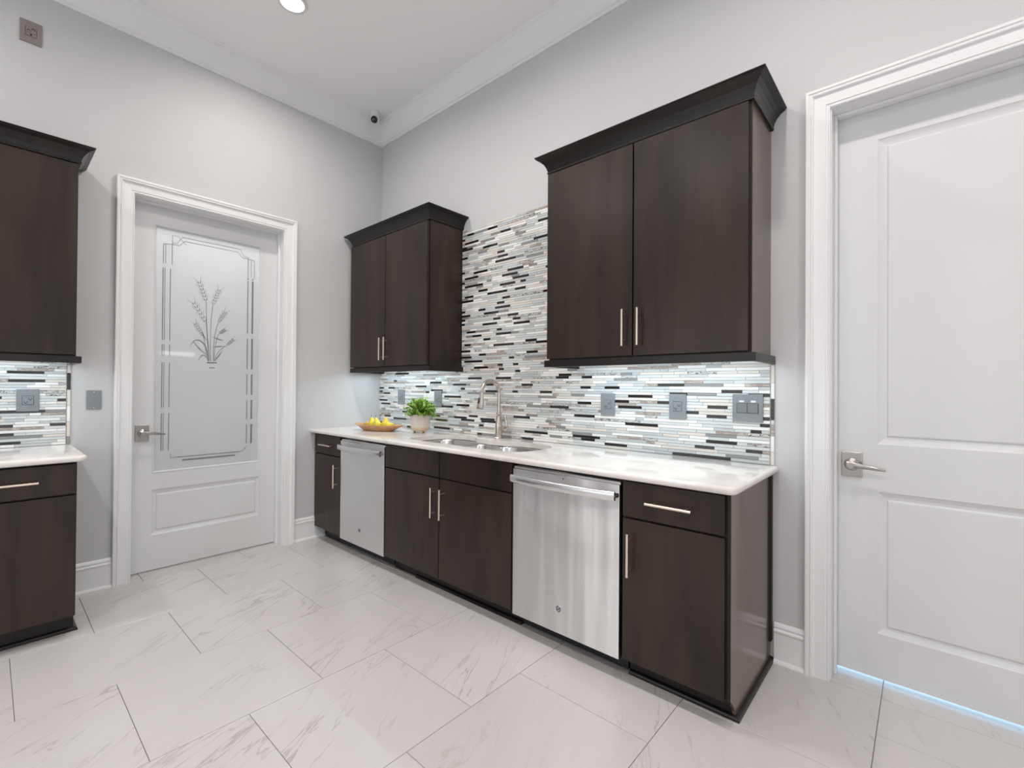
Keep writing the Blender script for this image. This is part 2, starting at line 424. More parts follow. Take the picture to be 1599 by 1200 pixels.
# glass door in the left wall
GF = -.112
GH = (-1.7055, -1.018, .668, 2.378); PH = (-1.711, -1.011, .243, .555)
d1 = door('door_1', 'L', LD0+.006, LD1-.006, .010, DT-.006, GF, [GH, PH])
raised(d1, 'L', PH, GF)
bm = BM(); rings_panel(bm, 'L', *GH, [(0, GF), (.002, GF+.003), (.008, GF+.002), (.012, GF-.006), (.012, GF-.012)], cap=False)
obj('glazing_bead', bm, M['door'], d1)
bm = BM(); bx(bm, GF-.016, GF-.010, GH[0], GH[1], GH[2], GH[3])
pane = obj('pane', bm, M['frosted'], d1)
EX = GF-.0096
def strip(bm, u0, u1, z0, z1): bx(bm, EX-.0008, EX+.0006, u0, u1, z0, z1)
def poly_strip(bm, pts, w):
    """flat ribbon along points (u,z); w is a width or list"""
    n = len(pts); ws = w if isinstance(w, list) else [w]*n
    A, B = [], []
    for i, (u, z) in enumerate(pts):
        a = pts[max(i-1, 0)]; b = pts[min(i+1, n-1)]
        du, dz = b[0]-a[0], b[1]-a[1]; l = math.hypot(du, dz) or 1
        nu, nz = -dz/l*ws[i]/2, du/l*ws[i]/2
        A.append(((u+nu, z+nz))); B.append((u-nu, z-nz))
    lo = [[bm.verts.new((EX-.0008, *p)) for p in s] for s in (A, B)]; hi = [[bm.verts.new((EX+.0006, *p)) for p in s] for s in (A, B)]
    for i in range(n-1):
        bm.faces.new((hi[0][i], hi[1][i], hi[1][i+1], hi[0][i+1])); bm.faces.new((lo[0][i], lo[0][i+1], lo[1][i+1], lo[1][i]))
        for k in (0, 1): bm.faces.new((hi[k][i], hi[k][i+1], lo[k][i+1], lo[k][i]))
# border lines
bm = BM(); bs = BM()
for u, w in ((-1.654, .0055), (-1.643, .0035), (-1.612, .0045)):
    for z0, z1 in ((1.475, 2.07), (1.06, 1.44), (.80, 1.02)) if u < -1.7 else ((1.585, 2.09), (1.475, 1.555), (1.115, 1.43), (.815, 1.075)):
        strip(bm, u-w/2, u+w/2, z0, z1)
for u, w in ((-1.112, .006), (-1.078, .012)):
    for z0, z1 in ((1.68, 2.09), (1.40, 1.64), (1.20, 1.36), (1.01, 1.16), (.82, .97)):
        strip(bm, u-w/2, u+w/2, z0, z1)
    strip(bm, u-.004, u+.004, 2.10, 2.112)
poly_strip(bm, [(-1.56, .762), (-1.16, .762)], .006)
poly_strip(bm, [(-1.53, .738), (-1.19, .738)], .012)
for u, w in ((-1.653, .004), (-1.64, .003), (-1.603, .004)): strip(bs, u-w/2, u+w/2, 2.12, 2.255)
for u, w in ((-1.112, .004), (-1.09, .003), (-1.066, .003)): strip(bs, u-w/2, u+w/2, 2.12, 2.255)
# notched corners and the top double line
poly_strip(bs, [(-1.603, 2.255), (-1.603, 2.275), (-1.575, 2.275), (-1.545, 2.325), (-1.17, 2.325), (-1.14, 2.275), (-1.112, 2.275), (-1.112, 2.25)], .004)
poly_strip(bs, [(-1.653, 2.255), (-1.603, 2.262), (-1.56, 2.262), (-1.53, 2.30), (-1.185, 2.30), (-1.155, 2.262), (-1.112, 2.262), (-1.066, 2.255)], .004)
poly_strip(bs, [(-1.603, 2.275), (-1.603, 2.325), (-1.57, 2.325), (-1.52, 2.275)], .003)
poly_strip(bs, [(-1.60, .79), (-1.60, .762), (-1.55, .762)], .004); poly_strip(bs, [(-1.11, .80), (-1.14, .762), (-1.17, .762)], .004)
obj('etched_border', bm, M['etched'], pane); obj('etched_corner_lines', bs, M['etched_soft'], pane)
# wheat bouquet
def bez(p, n=12):
    out = []
    for i in range(n+1):
        t = i/n
        if len(p) == 3: c = ((1-t)**2, 2*t*(1-t), t*t)
        else: c = ((1-t)**3, 3*t*(1-t)**2, 3*t*t*(1-t), t**3)
        out.append((sum(a*q[0] for a, q in zip(c, p)), sum(a*q[1] for a, q in zip(c, p))))
    return out
bm = BM()
CU, CZ = -1.350, 1.452
heads = [((-.055, .44), (-.125, .60), 1.0), ((.000, .42), (.060, .555), .9), ((-.055, .285), (-.175, .445), 1.0), ((.045, .29), (.115, .385), .8),
         ((-.075, .18), (-.15, .28), .75), ((.050, .205), (.105, .24), .6), ((.115, .12), (.185, .175), .6)]
roots = [(-.03, 0), (-.012, 0), (-.02, 0), (.01, 0), (-.035, 0), (.018, 0), (.026, 0)]
for (a, b, s), r in zip(heads, roots):
    a = (a[0]*.78, a[1]); b = (b[0]*.78, b[1]); s *= .85
    a0 = (CU+a[0], CZ+a[1]); r0 = (CU+r[0]*.8, CZ)
    poly_strip(bm, bez([r0, (CU+r[0]-.01, CZ+a[1]*.55), a0]), .0035)
    du, dz = b[0]-a[0], b[1]-a[1]; l = math.hypot(du, dz); du /= l; dz /= l
    for k in range(6):
        q = k/6*l*.9+.012
        for sg in (-1, 1):
            cu = a0[0]+du*q-dz*sg*.0085*s; cz = a0[1]+dz*q+du*sg*.0085*s
            d2 = (du-dz*sg*.45, dz+du*sg*.45)
            poly_strip(bm, [(cu-d2[0]*.011*s, cz-d2[1]*.011*s), (cu, cz), (cu+d2[0]*.011*s, cz+d2[1]*.011*s)], [.002, .0085*s, .001])
            ex = .05*s if k % 2 else .03*s
            poly_strip(bm, [(cu, cz), (cu+d2[0]*ex, cz+d2[1]*ex)], .0012)
for pts in ([(-.03, 0), (-.04, .16), (-.14, .19), (-.175, .10)], [(-.035, .04), (-.09, .07), (-.12, .10), (-.155, .14)], [(-.03, 0), (-.06, .06), (-.09, .05), (-.11, .0)],
            [(-.045, .15), (-.065, .17), (-.08, .19), (-.085, .215)], [(.01, .0), (.04, .02), (.06, .05), (.08, .08)], [(.0, .18), (.03, .17), (.07, .16), (.09, .16)], [(.0, .10), (.03, .11), (.06, .115), (.10, .115)]):
    p = bez([(CU+u*.8, CZ+z) for u, z in pts], 14)
    poly_strip(bm, p, [.0020+.006*math.sin(PI*min(1, i/14*1.0))**1.5 for i in range(15)])
poly_strip(bm, [(CU-.035, CZ-.012), (CU+.03, CZ-.012)], .01); poly_strip(bm, [(CU-.02, CZ-.05), (CU+.018, CZ-.05)], .007)
obj('etched_wheat', bm, M['etched'], pane)
lever_set(d1, 'L', -1.762, .946, GF, 1)

# plain two-panel door in the back wall
DF = -.114
H1 = (3.683, 4.31, 1.037, 2.368); H2 = (3.683, 4.31, .217, .831)
d2 = door('door_2', 'B', RD0+.006, RD1-.006, .024, DT-.006, DF, [H1, H2])
raised(d2, 'B', H1, DF); raised(d2, 'B', H2, DF)
lever_set(d2, 'B', 3.594, .941, DF, 1)
# added dark slab out of frame, placed for its band in the steel reflection
bm = BM(); bx(bm, .001, .035, -4.30, -3.64, .012, 2.42); bx(bm, .001, .045, -4.36, -4.302, 0, 2.5); bx(bm, .001, .045, -3.638, -3.58, 0, 2.5); bx(bm, .001, .045, -4.302, -3.638, 2.425, 2.5)
struct(obj('dark_band_slab', bm, M['dark_band']))
# ------------------------------------------------------------------ cabinets
def slab(side, u0, u1, d0, d1, z0, z1, name, parent, m='wood', bev=.0018):
    bm = BM(); pbox(bm, side, u0, u1, d0, d1, z0, z1, bev, 2)
    return obj(name, bm, M[m], parent)
def bar_pull(parent, side, u, z, face, vert=True, l=.182):
    """round bar on two posts"""
    bm = BM(); h = l/2; r = .006
    a = (u, face+.035, z-h) if vert else (u-h, face+.035, z); b = (u, face+.035, z+h) if vert else (u+h, face+.035, z)
    tube(bm, [PL(side, *a), PL(side, *b)], r, 14)
    for s in (-1, 1):
        o = s*(h-.027); q = (u, z+o) if vert else (u+o, z)
        tube(bm, [PL(side, q[0], face+.0002, q[1]), PL(side, q[0], face+.031, q[1])], .0045, 10)
    return obj('handle', bm, M['nickel'], parent, smooth=40)
FB, FD = .608, .6275      # base carcass front and door face, distance from wall
G = .0038
def base_cab(side, u0, u1, label, doors, drawers, group=None, sink=False):
    """doors = list of (u0,u1,handle_u), drawers = list of (u0,u1,has_handle)"""
    loc = PL(side, (u0+u1)/2, .3, 0)
    t = thing('base_cabinet', label, 'cabinet', loc, group)
    bm = BM(); 
    if sink:
        pbox(bm, side, u0, u1, .003, FB-.002, .100, .600); pbox(bm, side, u0, u0+.018, .003, FB-.002, .6, .884); pbox(bm, side, u1-.018, u1, .003, FB-.002, .6, .884)
        pbox(bm, side, u0+.018, u1-.018, FB-.02, FB-.002, .6, .884)
    else: pbox(bm, side, u0, u1, .003, FB-.002, .100, .884)
    obj('carcass', bm, M['carcass'], t)
    bm = BM(); pbox(bm, side, u0, u1, .05, .535, .0005, .099)
    obj('toe_kick', bm, M['wood_rail'], t)
    for a, b, hu in doors:
        o = slab(side, a+G, b-G, FB, FD, .105, .713, 'door', t)
        if hu is not None: bar_pull(o, side, hu, .566, FD)
    for a, b, hu in drawers:
        o = slab(side, a+G, b-G, FB, FD, .722, .872, 'drawer' if hu is not None else 'false_front', t)
        if hu is not None: bar_pull(o, side, hu, .797, FD, False, .19)
    return t
c1 = base_cab('B', .001, .4345, 'narrow dark base cabinet in the far corner, between white wall and first dishwasher', [(.004, .432, .388)], [(.004, .432, .235)])
c2 = base_cab('B', 1.044, 2.222, 'wide dark base cabinet with two doors under the sink', [(1.046, 1.625, 1.586), (1.625, 2.219, 1.670)], [(1.046, 1.625, None), (1.625, 2.219, None)], sink=True)
c3 = base_cab('B', 2.852, 3.284, 'dark base cabinet with sheen-lightened side panel at the near end of the sink counter', [(2.856, 3.283, 2.899)], [(2.856, 3.283, 3.072)])
# finished end panel of the near cabinet, notched for the toe kick, with shoe moulding round it
bm = BM()
prism(bm, [(-.001, .0005), (-.535, .0005), (-.545, .035), (-.575, .075), (-FB+.005, .100), (-FB+.005, .884), (-.001, .884)], 'x', 3.2845, 3.296)
obj('end_panel', bm, M['wood_sheen'], c3)
bm = BM(); bx(bm, 3.2845, 3.2957, -FB-.001, -FB+.0048, .105, .884); obj('face_edge', bm, M['carcass'], c3)
bm = BM(); bx(bm, 3.296, 3.304, -.034, -.001, .10, .884); obj('scribe_strip', bm, M['carcass'], c3)
bm = BM()
q = [(0, .0005), (.016, .0005), (.0155, .008), (.012, .015), (.006, .0185), (0, .020)]
loft(bm, [[(3.2962+d, -.001, z) for d, z in q], [(3.2962+d, -.5355-d, z) for d, z in q], [(2.853, -.5355-d, z) for d, z in q]])
obj('shoe_moulding', bm, M['wood_rail'], c3)
bm = BM(); loft(bm, [[(1.30, -.5355-d, z) for d, z in q], [(2.222, -.5355-d, z) for d, z in q]]); obj('shoe_moulding', bm, M['wood_rail'], c2)
# left-hand run on the left wall
c4 = base_cab('L', -2.62, -2.150, 'dark base cabinet below the left counter, cut off by the photo edge', [(-2.618, -2.1505, -2.575)], [(-2.618, -2.1505, -2.385)])
bm = BM(); loft(bm, [[(.001, -2.150+d, z) for d, z in q], [(.5355+d, -2.150+d, z) for d, z in q], [(.5355+d, -2.62, z) for d, z in q]]); obj('shoe_moulding', bm, M['wood_rail'], c4)

FU, FW = .322, .345
def crown_cab(t, side, u0, u1):
    """cove crown that wraps front and both ends"""
    prof = [(.002, 2.496), (.010, 2.496), (.012, 2.501), (.012, 2.506), (.009, 2.508), (.011, 2.514), (.016, 2.530), (.026, 2.549), (.040, 2.565), (.056, 2.574), (.060, 2.576), (.060, 2.580), (.065, 2.582), (.065, 2.587)]
    bm = BM()
    st = []
    for d, z in prof:
        st.append([PL(side, u0-d, .002, z), PL(side, u0-d, FU+.004+d, z), PL(side, u1+d, FU+.004+d, z), PL(side, u1+d, .002, z)])
    loft(bm, st, True, True)
    return obj('crown', bm, M['wood_rail'], t)
def wall_cab(side, u0, u1, split, doors, label, ends=True, zt=2.497):
    t = thing('wall_cabinet', label, 'cabinet', PL(side, (u0+u1)/2, .17, 1.39))
    bm = BM(); pbox(bm, side, u0+.006, u1-.006, .003, FU-.001, 1.428, 2.50)
    obj('carcass', bm, M['carcass'], t)
    bm = BM(); pbox(bm, side, u0, u0+.006, .002, FU, 1.428, 2.50); obj('side_panel', bm, M['wood'], t)
    bm = BM(); pbox(bm, side, u1-.006, u1, .002, FU-.005, 1.428, 2.50); obj('side_panel', bm, M['wood_sheen' if u1 > 3 else 'wood'], t)
    bm = BM(); pbox(bm, side, u1-.0058, u1-.0002, FU-.0048, FU-.0002, 1.4285, 2.495); obj('face_edge', bm, M['carcass'], t)
    # light rail below: front and two returns
    bm = BM(); o_ = .021
    rail = [(u0-o_, .002), (u0-o_, FU+o_), (u1+o_, FU+o_), (u1+o_, .002), (u1+o_-.018, .002), (u1+o_-.018, FU+o_-.018), (u0-o_+.018, FU+o_-.018), (u0-o_+.018, .002)]
    loft(bm, [[PL(side, a, d, 1.390) for a, d in rail], [PL(side, a, d, 1.4275) for a, d in rail]])
    obj('light_rail', bm, M['wood_rail'], t)
    crown_cab(t, side, u0, u1)
    for a, b, hu in doors:
        o = slab(side, a+G, b-G, FU, FW, 1.435, 2.488, 'door', t)
        if hu is not None: bar_pull(o, side, hu, 1.573, FW)
    bm = BM(); pbox(bm, side, u0+.03, u1-.03, .175, .190, 1.421, 1.4275)
    lb = obj('led_strip', bm, M['led'], t)
    ln = (u1-u0)-.08
    w = PL(side, (u0+u1)/2, .182, 1.419)
    area('under_cabinet_lamp', w, (0, 0, 0 if side == 'B' else PI/2), ln, 3.3*ln, (.77, .92, 1), 'RECTANGLE', .012)
    return t
wall_cab('B', .078, 1.136, .598, [(.060, .596, .566), (.596, 1.132, .632)], 'smaller-looking dark wall cabinet with two doors, left of the sink')
wall_cab('B', 2.228, 3.292, 2.757, [(2.222, 2.757, 2.716), (2.757, 3.2865, 2.797)], 'big dark wall cabinet with two doors, nearest the white door on the right')
wall_cab('L', -2.64, -2.133, -2.65, [(-2.638, -2.1345, -2.60)], 'dark wall cabinet on the left wall, cut off by the photo edge')

# ------------------------------------------------------------------ countertops
def edge_profile():
    """(inset, z) from the top face round the nose to the underside"""
    zt, zb = .914, .884; P_ = [(.014, zt)]
    for k in range(1, 7):
        a = PI/2*(1-k/6); P_.append((.014-.014*math.cos(a), zt-.013+.013*math.sin(a)))
    P_ += [(.001, zb+.008), (.004, zb+.003), (.009, zb)]
    return P_
def counter(bm, hole=None):
    xr, yf = 3.330, -.667
    def outline(ins):
        r = .035; x, y = xr-ins, yf+ins; rr = max(r-ins, .005)
        pts = [(.002, -.002), (.002, y)]
        for k in range(9):
            a = -PI/2+PI/2*k/8; pts.append((x-rr+rr*math.cos(a), y+rr+rr*math.sin(a)))
        for k in range(5):
            a = PI/2*k/4; q_ = .012; pts.append((x-q_+q_*math.cos(a), -.002-q_+q_*math.sin(a)))
        return pts
    prof = edge_profile()
    rings = [[bm.verts.new((x, y, z)) for x, y in outline(i)] for i, z in prof]
    n = len(rings[0])
    for a, b in zip(rings[:-1], rings[1:]):
        for i in range(n): bm.faces.new((a[i], b[i], b[(i+1) % n], a[(i+1) % n]))
    top, bot = rings[0], rings[-1]
    ht = [bm.verts.new((x, y, prof[0][1])) for x, y in hole]; hb = [bm.verts.new((x, y, prof[-1][1])) for x, y in hole]
    m_ = len(ht)
    for i in range(m_): bm.faces.new((ht[i], ht[(i+1) % m_], hb[(i+1) % m_], hb[i]))
    for o_, h_ in ((top, ht), (bot, hb)):
        es = []
        for loop in (o_, h_):
            for i in range(len(loop)):
                e = bm.edges.get((loop[i], loop[(i+1) % len(loop)])) or bm.edges.new((loop[i], loop[(i+1) % len(loop)])); es.append(e)
        bmesh.ops.triangle_fill(bm, edges=es, use_beauty=True)
def smooth_poly(ctrl, n=8):
    """closed Catmull-Rom"""
    out = []; m_ = len(ctrl)
    for i in range(m_):
        p0, p1, p2, p3 = [Vector((*ctrl[(i+k-1) % m_], 0)) for k in range(4)]
        for k in range(n):
            t = k/n
            v = .5*((2*p1)+(-p0+p2)*t+(2*p0-5*p1+4*p2-p3)*t*t+(-p0+3*p1-3*p2+p3)*t**3); out.append((v.x, v.y))
    return out
HOLE = smooth_poly([(1.16, -.50), (1.30, -.535), (1.55, -.54), (1.80, -.54), (2.03, -.535), (2.15, -.49), (2.18, -.38), (2.175, -.25), (2.13, -.165), (2.02, -.135), (1.88, -.140), (1.80, -.175),
                    (1.70, -.195), (1.58, -.195), (1.49, -.175), (1.42, -.135), (1.30, -.125), (1.19, -.150), (1.13, -.24), (1.125, -.38)], 5)
bm = BM(); counter(bm, HOLE)
ct = tag(obj('countertop', bm, M['quartz'], smooth=40), 'long white stone countertop holding the sink, tray and potted plant', 'countertop')
bm = BM()
def outl(ins):
    return [(.002, -2.66), (.665-ins, -2.66)]+[(.665-ins-.03+.03*math.cos(a), -2.115-ins-.03+.03*math.sin(a)) for a in [PI/2*k/6 for k in range(7)]]+[(.002, -2.115-ins)]
loft(bm, [[(x, y, z) for x, y in outl(i)] for i, z in edge_profile()])
tag(obj('countertop', bm, M['quartz'], smooth=40), 'short white stone countertop on the left wall beside the glass door', 'countertop')

# ------------------------------------------------------------------ sink and faucet
sk = thing('sink', 'stainless undermount sink with three bowls set in the long countertop', 'sink', (1.65, -.33, .883))
def bowl(u0, u1, v0, v1, depth, rt=.07):
    bm = BM(); R = []
    zt = .883
    for ins, z in ((-.012, zt-.0015), (0, zt-.0015), (.004, zt-.008), (.006, zt-depth*.75), (.014, zt-depth*.93), (.035, zt-depth), (.10, zt-depth-.002)):
        r = max(.02, rt-ins*.3)
        hx, hy = (u1-u0)/2-ins, (v1-v0)/2-ins
        r = min(r, hx*.98, hy*.98)
        cx, cy = (u0+u1)/2, (v0+v1)/2
        R.append([(x, y, z) for x, y in rrect(cx-max(hx, .02), cx+max(hx, .02), cy-hy, cy+hy, min(r, max(hx, .02)*.95), 6)])
    loft(bm, R, cap0=False, cap1=True)
    return bm
for a, b, c, d, dep, r in ((1.135, 1.545, -.525, -.145, .20, .09), (1.560, 1.745, -.525, -.21, .12, .05), (1.760, 2.165, -.525, -.150, .22, .09)):
    o = obj('basin', bowl(a, b, c, d, dep, r), M['sink_steel'], sk, smooth=40)
    bm = BM(); lathe(bm, [(.042, 0), (.042, .003), (.034, .0035), (.030, -.0), (.012, .001)], ((a+b)/2, (c+d)/2, .883-dep-.0015)); obj('drain', bm, M['sink_steel'], o, smooth=40)
FX, FY = 1.603, -.075
fa = thing('faucet', 'tall brushed nickel gooseneck faucet standing behind the sink', 'faucet', (FX, FY, .914))
bm = BM(); lathe(bm, [(.030, .0005), (.030, .006), (.0265, .010), (.025, .06), (.0265, .085), (.0245, .105), (.019, .135), (.0165, .165), (.0185, .170), (.0185, .178), (.016, .182)], (FX, FY, .914)); obj('body', bm, M['faucet'], fa, smooth=35)
bm = BM(); pts = [(FX, FY, 1.09), (FX, FY, 1.21)]; rr = .086; cz = 1.232
for k in range(0, 17):
    a = PI*k/16*.98; pts.append((FX, FY-rr+rr*math.cos(a), cz+rr*math.sin(a)))
tube(bm, pts, .0125, 16); obj('neck', bm, M['faucet'], fa, smooth=60)
bm = BM(); y1 = FY-2*rr
tube(bm, [(FX, y1, 1.236), (FX, y1-.001, 1.226), (FX, y1-.003, 1.215), (FX, y1-.006, 1.18), (FX, y1-.010, 1.150), (FX, y1-.013, 1.134), (FX, y1-.0132, 1.131)], [.0145, .0150, .0155, .019, .0235, .0245, .020], 20)
sp = obj('spray_head', bm, M['faucet'], fa, smooth=40)
bm = BM(); tube(bm, [(FX+.001, y1-.020, 1.20), (FX+.001, y1-.028, 1.165)], [.006, .008], 10); obj('button', bm, M['slot'], sp, smooth=50)
bm = BM()
tube(bm, [(FX+.020, FY, .990), (FX+.052, FY-.004, .990)], [.017, .015], 16)
tube(bm, [(FX+.044, FY-.004, .990), (FX+.072, FY-.006, .984), (FX+.082, FY-.008, .994), (FX+.074, FY-.006, 1.03), (FX+.064, FY-.002, 1.066), (FX+.060, FY, 1.078)], [.015, .014, .012, .009, .0095, .006], 14)
obj('lever', bm, M['faucet'], fa, smooth=60)

# ------------------------------------------------------------------ dishwashers
def text_mesh(body, size, thick):
    c = bpy.data.curves.new('t', 'FONT'); c.body = body; c.size = size; c.extrude = thick; c.align_x = 'CENTER'; c.align_y = 'CENTER'
    o = bpy.data.objects.new('t', c); COL.objects.link(o)
    me = bpy.data.meshes.new_from_object(o); bm = BM(); bm.from_mesh(me)
    bpy.data.objects.remove(o); bpy.data.meshes.remove(me); bpy.data.curves.remove(c); return bm
def dishwasher(x0, x1, label, sticker=False):
    t = thing('dishwasher', label, 'dishwasher', ((x0+x1)/2, -.3, 0), 'matching dishwashers under the long countertop')
    bm = BM(); bx(bm, x0+.003, x1-.003, -.585, -.01, .10, .880); obj('tub', bm, M['black'], t)
    bm = BM(); bx(bm, x0+.004, x1-.004, -.54, -.52, .012, .098, .001, 1); obj('toe_panel', bm, M['black'], t)
    f0 = -.630
    # stainless door skin, folded rim catches light
    bm = BM(); bx(bm, x0+.004, x1-.004, f0, -.590, .094, .850, .0022, 2); bx(bm, x0+.004, x1-.004, f0+.010, -.590, .8502, .862, .001, 1)
    p = obj('front_panel', bm, M['steel'], t)
    # bowed bar handle
    bm = BM(); a, b = x0+.012, x1-.012; n = 22; R = []
    for i in range(n+1):
        s = i/n; x = a+(b-a)*s; bow = 4*s*(1-s)
        y = f0-.026-.026*bow**.8; hh = .0205
        R.append([(x, y+.0085*math.cos(q_), .805+hh*math.copysign(abs(math.sin(q_))**.75, math.sin(q_))) for q_ in [2*PI*k/16 for k in range(16)]])
    loft(bm, R); h = obj('handle', bm, M['steel_bar'], t, smooth=50)
    for x in (a+.012, b-.012):
        m_ = BM(); tube(m_, [(x, f0+.0002, .805), (x, f0-.014, .805), (x, f0-.028, .805)], [.019, .015, .013], 16); obj('mount', m_, M['steel_bar'], h, smooth=40)
    # round monogram badge
    bc = (x0+.27*1.0+.010 if False else x0+(x1-x0)*.48, f0-.0002, .212)
    rot = Matrix.Translation(bc) @ Matrix.Rotation(PI/2, 4, 'X')
    bm = BM(); lathe(bm, [(.0165, 0), (.0165, .0015), (.0150, .0022), (.0143, .0012)], seg=32, mtx=rot); bd = obj('badge', bm, M['badge'], p, smooth=40)
    bm = BM()
    t2 = BM(); lathe(t2, [(.0130, .0012), (.0130, .0020), (.0112, .0020), (.0112, .0012)], seg=28, cap0=False, cap1=False); join(bm, t2, rot)
    t3 = text_mesh('GE', .0135, .0004); join(bm, t3, rot @ Matrix.Translation((0, 0, .0019)))
    for k in range(4):
        a0 = k*PI/2+.3; t4 = BM(); tube(t4, [(.0098*math.cos(a0+u), .0098*math.sin(a0+u), .0017) for u in (0, .25, .5, .75)], [.0007, .0011, .001, .0005], 6); join(bm, t4, rot)
    obj('badge_lettering', bm, M['badge_dark'], p)
    bm = BM(); lathe(bm, [(.0035, 0), (.0035, .001), (.001, .0012)], seg=12, mtx=Matrix.Translation(((x0+x1)/2+.01, f0-.0001, .838)) @ Matrix.Rotation(PI/2, 4, 'X')); obj('indicator', bm, M['badge_dark'], p)
    if sticker:
        bm = BM(); bx(bm, x0+.085, x0+.205, f0-.0005, f0-.0001, .655, .765); obj('film_patch', bm, M['film'], p)
    return t
M['film'] = steel('worn_film', (.70, .705, .71), .40, .6)
dishwasher(.4365, 1.042, 'stainless dishwasher left of the sink cabinet, farther from the camera')
dishwasher(2.225, 2.849, 'stainless dishwasher right of the sink cabinet, nearer the camera', True)

# ------------------------------------------------------------------ mosaic backsplash
ROW = .01600; TH = .0139
CAMP = Vector((3.8397, -2.46, 1.2735))
LENS = (.048, .073, .098, .148, .198, .298)
names_, wts_ = zip(*MOS)
def mosaic(name, side, regions, label, n_individual, edge=None, seed=1, proud=.008):
    rnd = random.Random(seed)
    t = thing(name, label, 'backsplash', PL(side, sum(regions[0][:2])/2, 0, regions[0][2]))
    bm = BM()
    for u0, u1, z0, z1 in regions: pbox(bm, side, u0, u1, .0005, .0045, z0, z1)
    obj('grout_bed', bm, M['grout_wall'], t)
    cells = []
    z = .9165; row = 0
    zmax = max(r[3] for r in regions)
    while z+TH <= zmax+.001:
        for u0, u1 in [(a, b) for a, b, c, d in regions if c <= z+.001 and z+TH <= d+.003]:
            u = u0+.001
            first = True
            while u < u1-.008:
                l = rnd.choices(LENS, (10, 16, 22, 26, 14, 10))[0]
                if first: l = max(.03, l*rnd.random()); first = False
                e = min(u+l, u1-.001)
                if u1-.001-e < .02: e = u1-.001
                mname = rnd.choices(names_, wts_)[0]
                if mname in ('mosaic_black', 'mosaic_grey') and any(c[4] == mname and abs(c[2]-z) < ROW*1.2 and c[0] < e+.01 and c[1] > u-.01 for c in cells[-90:]) and rnd.random() < .85:
                    mname = rnd.choice(('mosaic_white', 'mosaic_ice_glass', 'mosaic_cream'))
                if mname == 'mosaic_black' and e-u > .24: e = u+.148
                cells.append((u, e-.0018, z, z+TH, mname)); u = e
        z += ROW; row += 1
    if edge:
        for a, b, z0, z1, mname in edge: cells.append((a, b, z0, z1, mname))
    def score(c):
        p = PL(side, (c[0]+c[1])/2, 0, (c[2]+c[3])/2); d = (p-CAMP).length
        hid = 0
        if side == 'L' and p.y < -2.45: hid = 1
        if side == 'B' and c[2] > 1.385 and not (1.13 < (c[0]+c[1])/2 < 2.02): hid = 1
        ang = abs((p-CAMP).normalized().dot(Vector((1, 0, 0)) if side == 'L' else Vector((0, 1, 0))))
        return (0 if hid else 1)*(c[1]-c[0])*(c[3]-c[2])*ang/d**2
    cells.sort(key=score, reverse=True)
    mesh_cache = {}
    def cell_bm(c, local=True):
        h = proud + random.uniform(-.0004, .0004)
        b = BM(); w, hh = c[1]-c[0], c[3]-c[2]
        if local:
            if side == 'L': bx(b, .004, h, -w/2, w/2, -hh/2, hh/2)
            else: bx(b, -w/2, w/2, -h, -.004, -hh/2, hh/2)
        else: pbox(b, side, c[0], c[1], .004, h, c[2], c[3])
        return b
    base = wloc(t)
    for c in cells[:n_individual]:
        key = (round(c[1]-c[0], 3), round(c[3]-c[2], 3), c[4])
        if key not in mesh_cache:
            b = cell_bm(c); es = [e for e in b.edges if all(abs(v.co.y if side == 'B' else v.co.x) > .006 for v in e.verts)]
            bmesh.ops.bevel(b, geom=es, offset=.0007, segments=1, affect='EDGES'); bmesh.ops.recalc_face_normals(b, faces=b.faces)
            me = bpy.data.meshes.new('mosaic_tile'); b.to_mesh(me); b.free(); me.materials.append(M[c[4]]); mesh_cache[key] = me
        o = bpy.data.objects.new('mosaic_tile', mesh_cache[key]); COL.objects.link(o); o.parent = t
        o.location = PL(side, (c[0]+c[1])/2, 0, (c[2]+c[3])/2)-base
    rest = cells[n_individual:]
    if rest:
        bm = BM()
        for c in rest:
            mi = names_.index(c[4]); h = proud + random.uniform(-.0004, .0004)
            pbox(bm, side, c[0], c[1], .004, h, c[2], c[3], mi=mi)
        o = obj('mosaic_tile_field', bm, None, t, mats=[M[k] for k in names_]); o['kind'] = 'stuff'
    return t
def edge_col(a, b, seq):
    out = []; z = .9165
    for l, mname in seq: out.append((a, b, z, z+l-.002, mname)); z += l
    return out
mosaic('backsplash', 'B', [(.001, 3.2935, .9145, 1.4275), (1.138, 2.226, 1.4275, 2.497)], 'mosaic backsplash of white, grey and black strips along the sink wall', 300,
       edge_col(3.2955, 3.3095, [(.062, 'mosaic_cream'), (.075, 'mosaic_white'), (.053, 'mosaic_taupe'), (.022, 'mosaic_marbled'), (.1, 'mosaic_black'), (.075, 'mosaic_white'), (.085, 'mosaic_cream')]), 3)
mosaic('backsplash', 'L', [(-2.655, -2.1425, .9145, 1.4275)], 'short mosaic backsplash of glass strips above the left counter', 260,
       edge_col(-2.1405, -2.1260, [(.045, 'mosaic_grey'), (.090, 'mosaic_cream'), (.095, 'mosaic_white'), (.095, 'mosaic_cream'), (.10, 'mosaic_black'), (.045, 'mosaic_cream')]), 11)

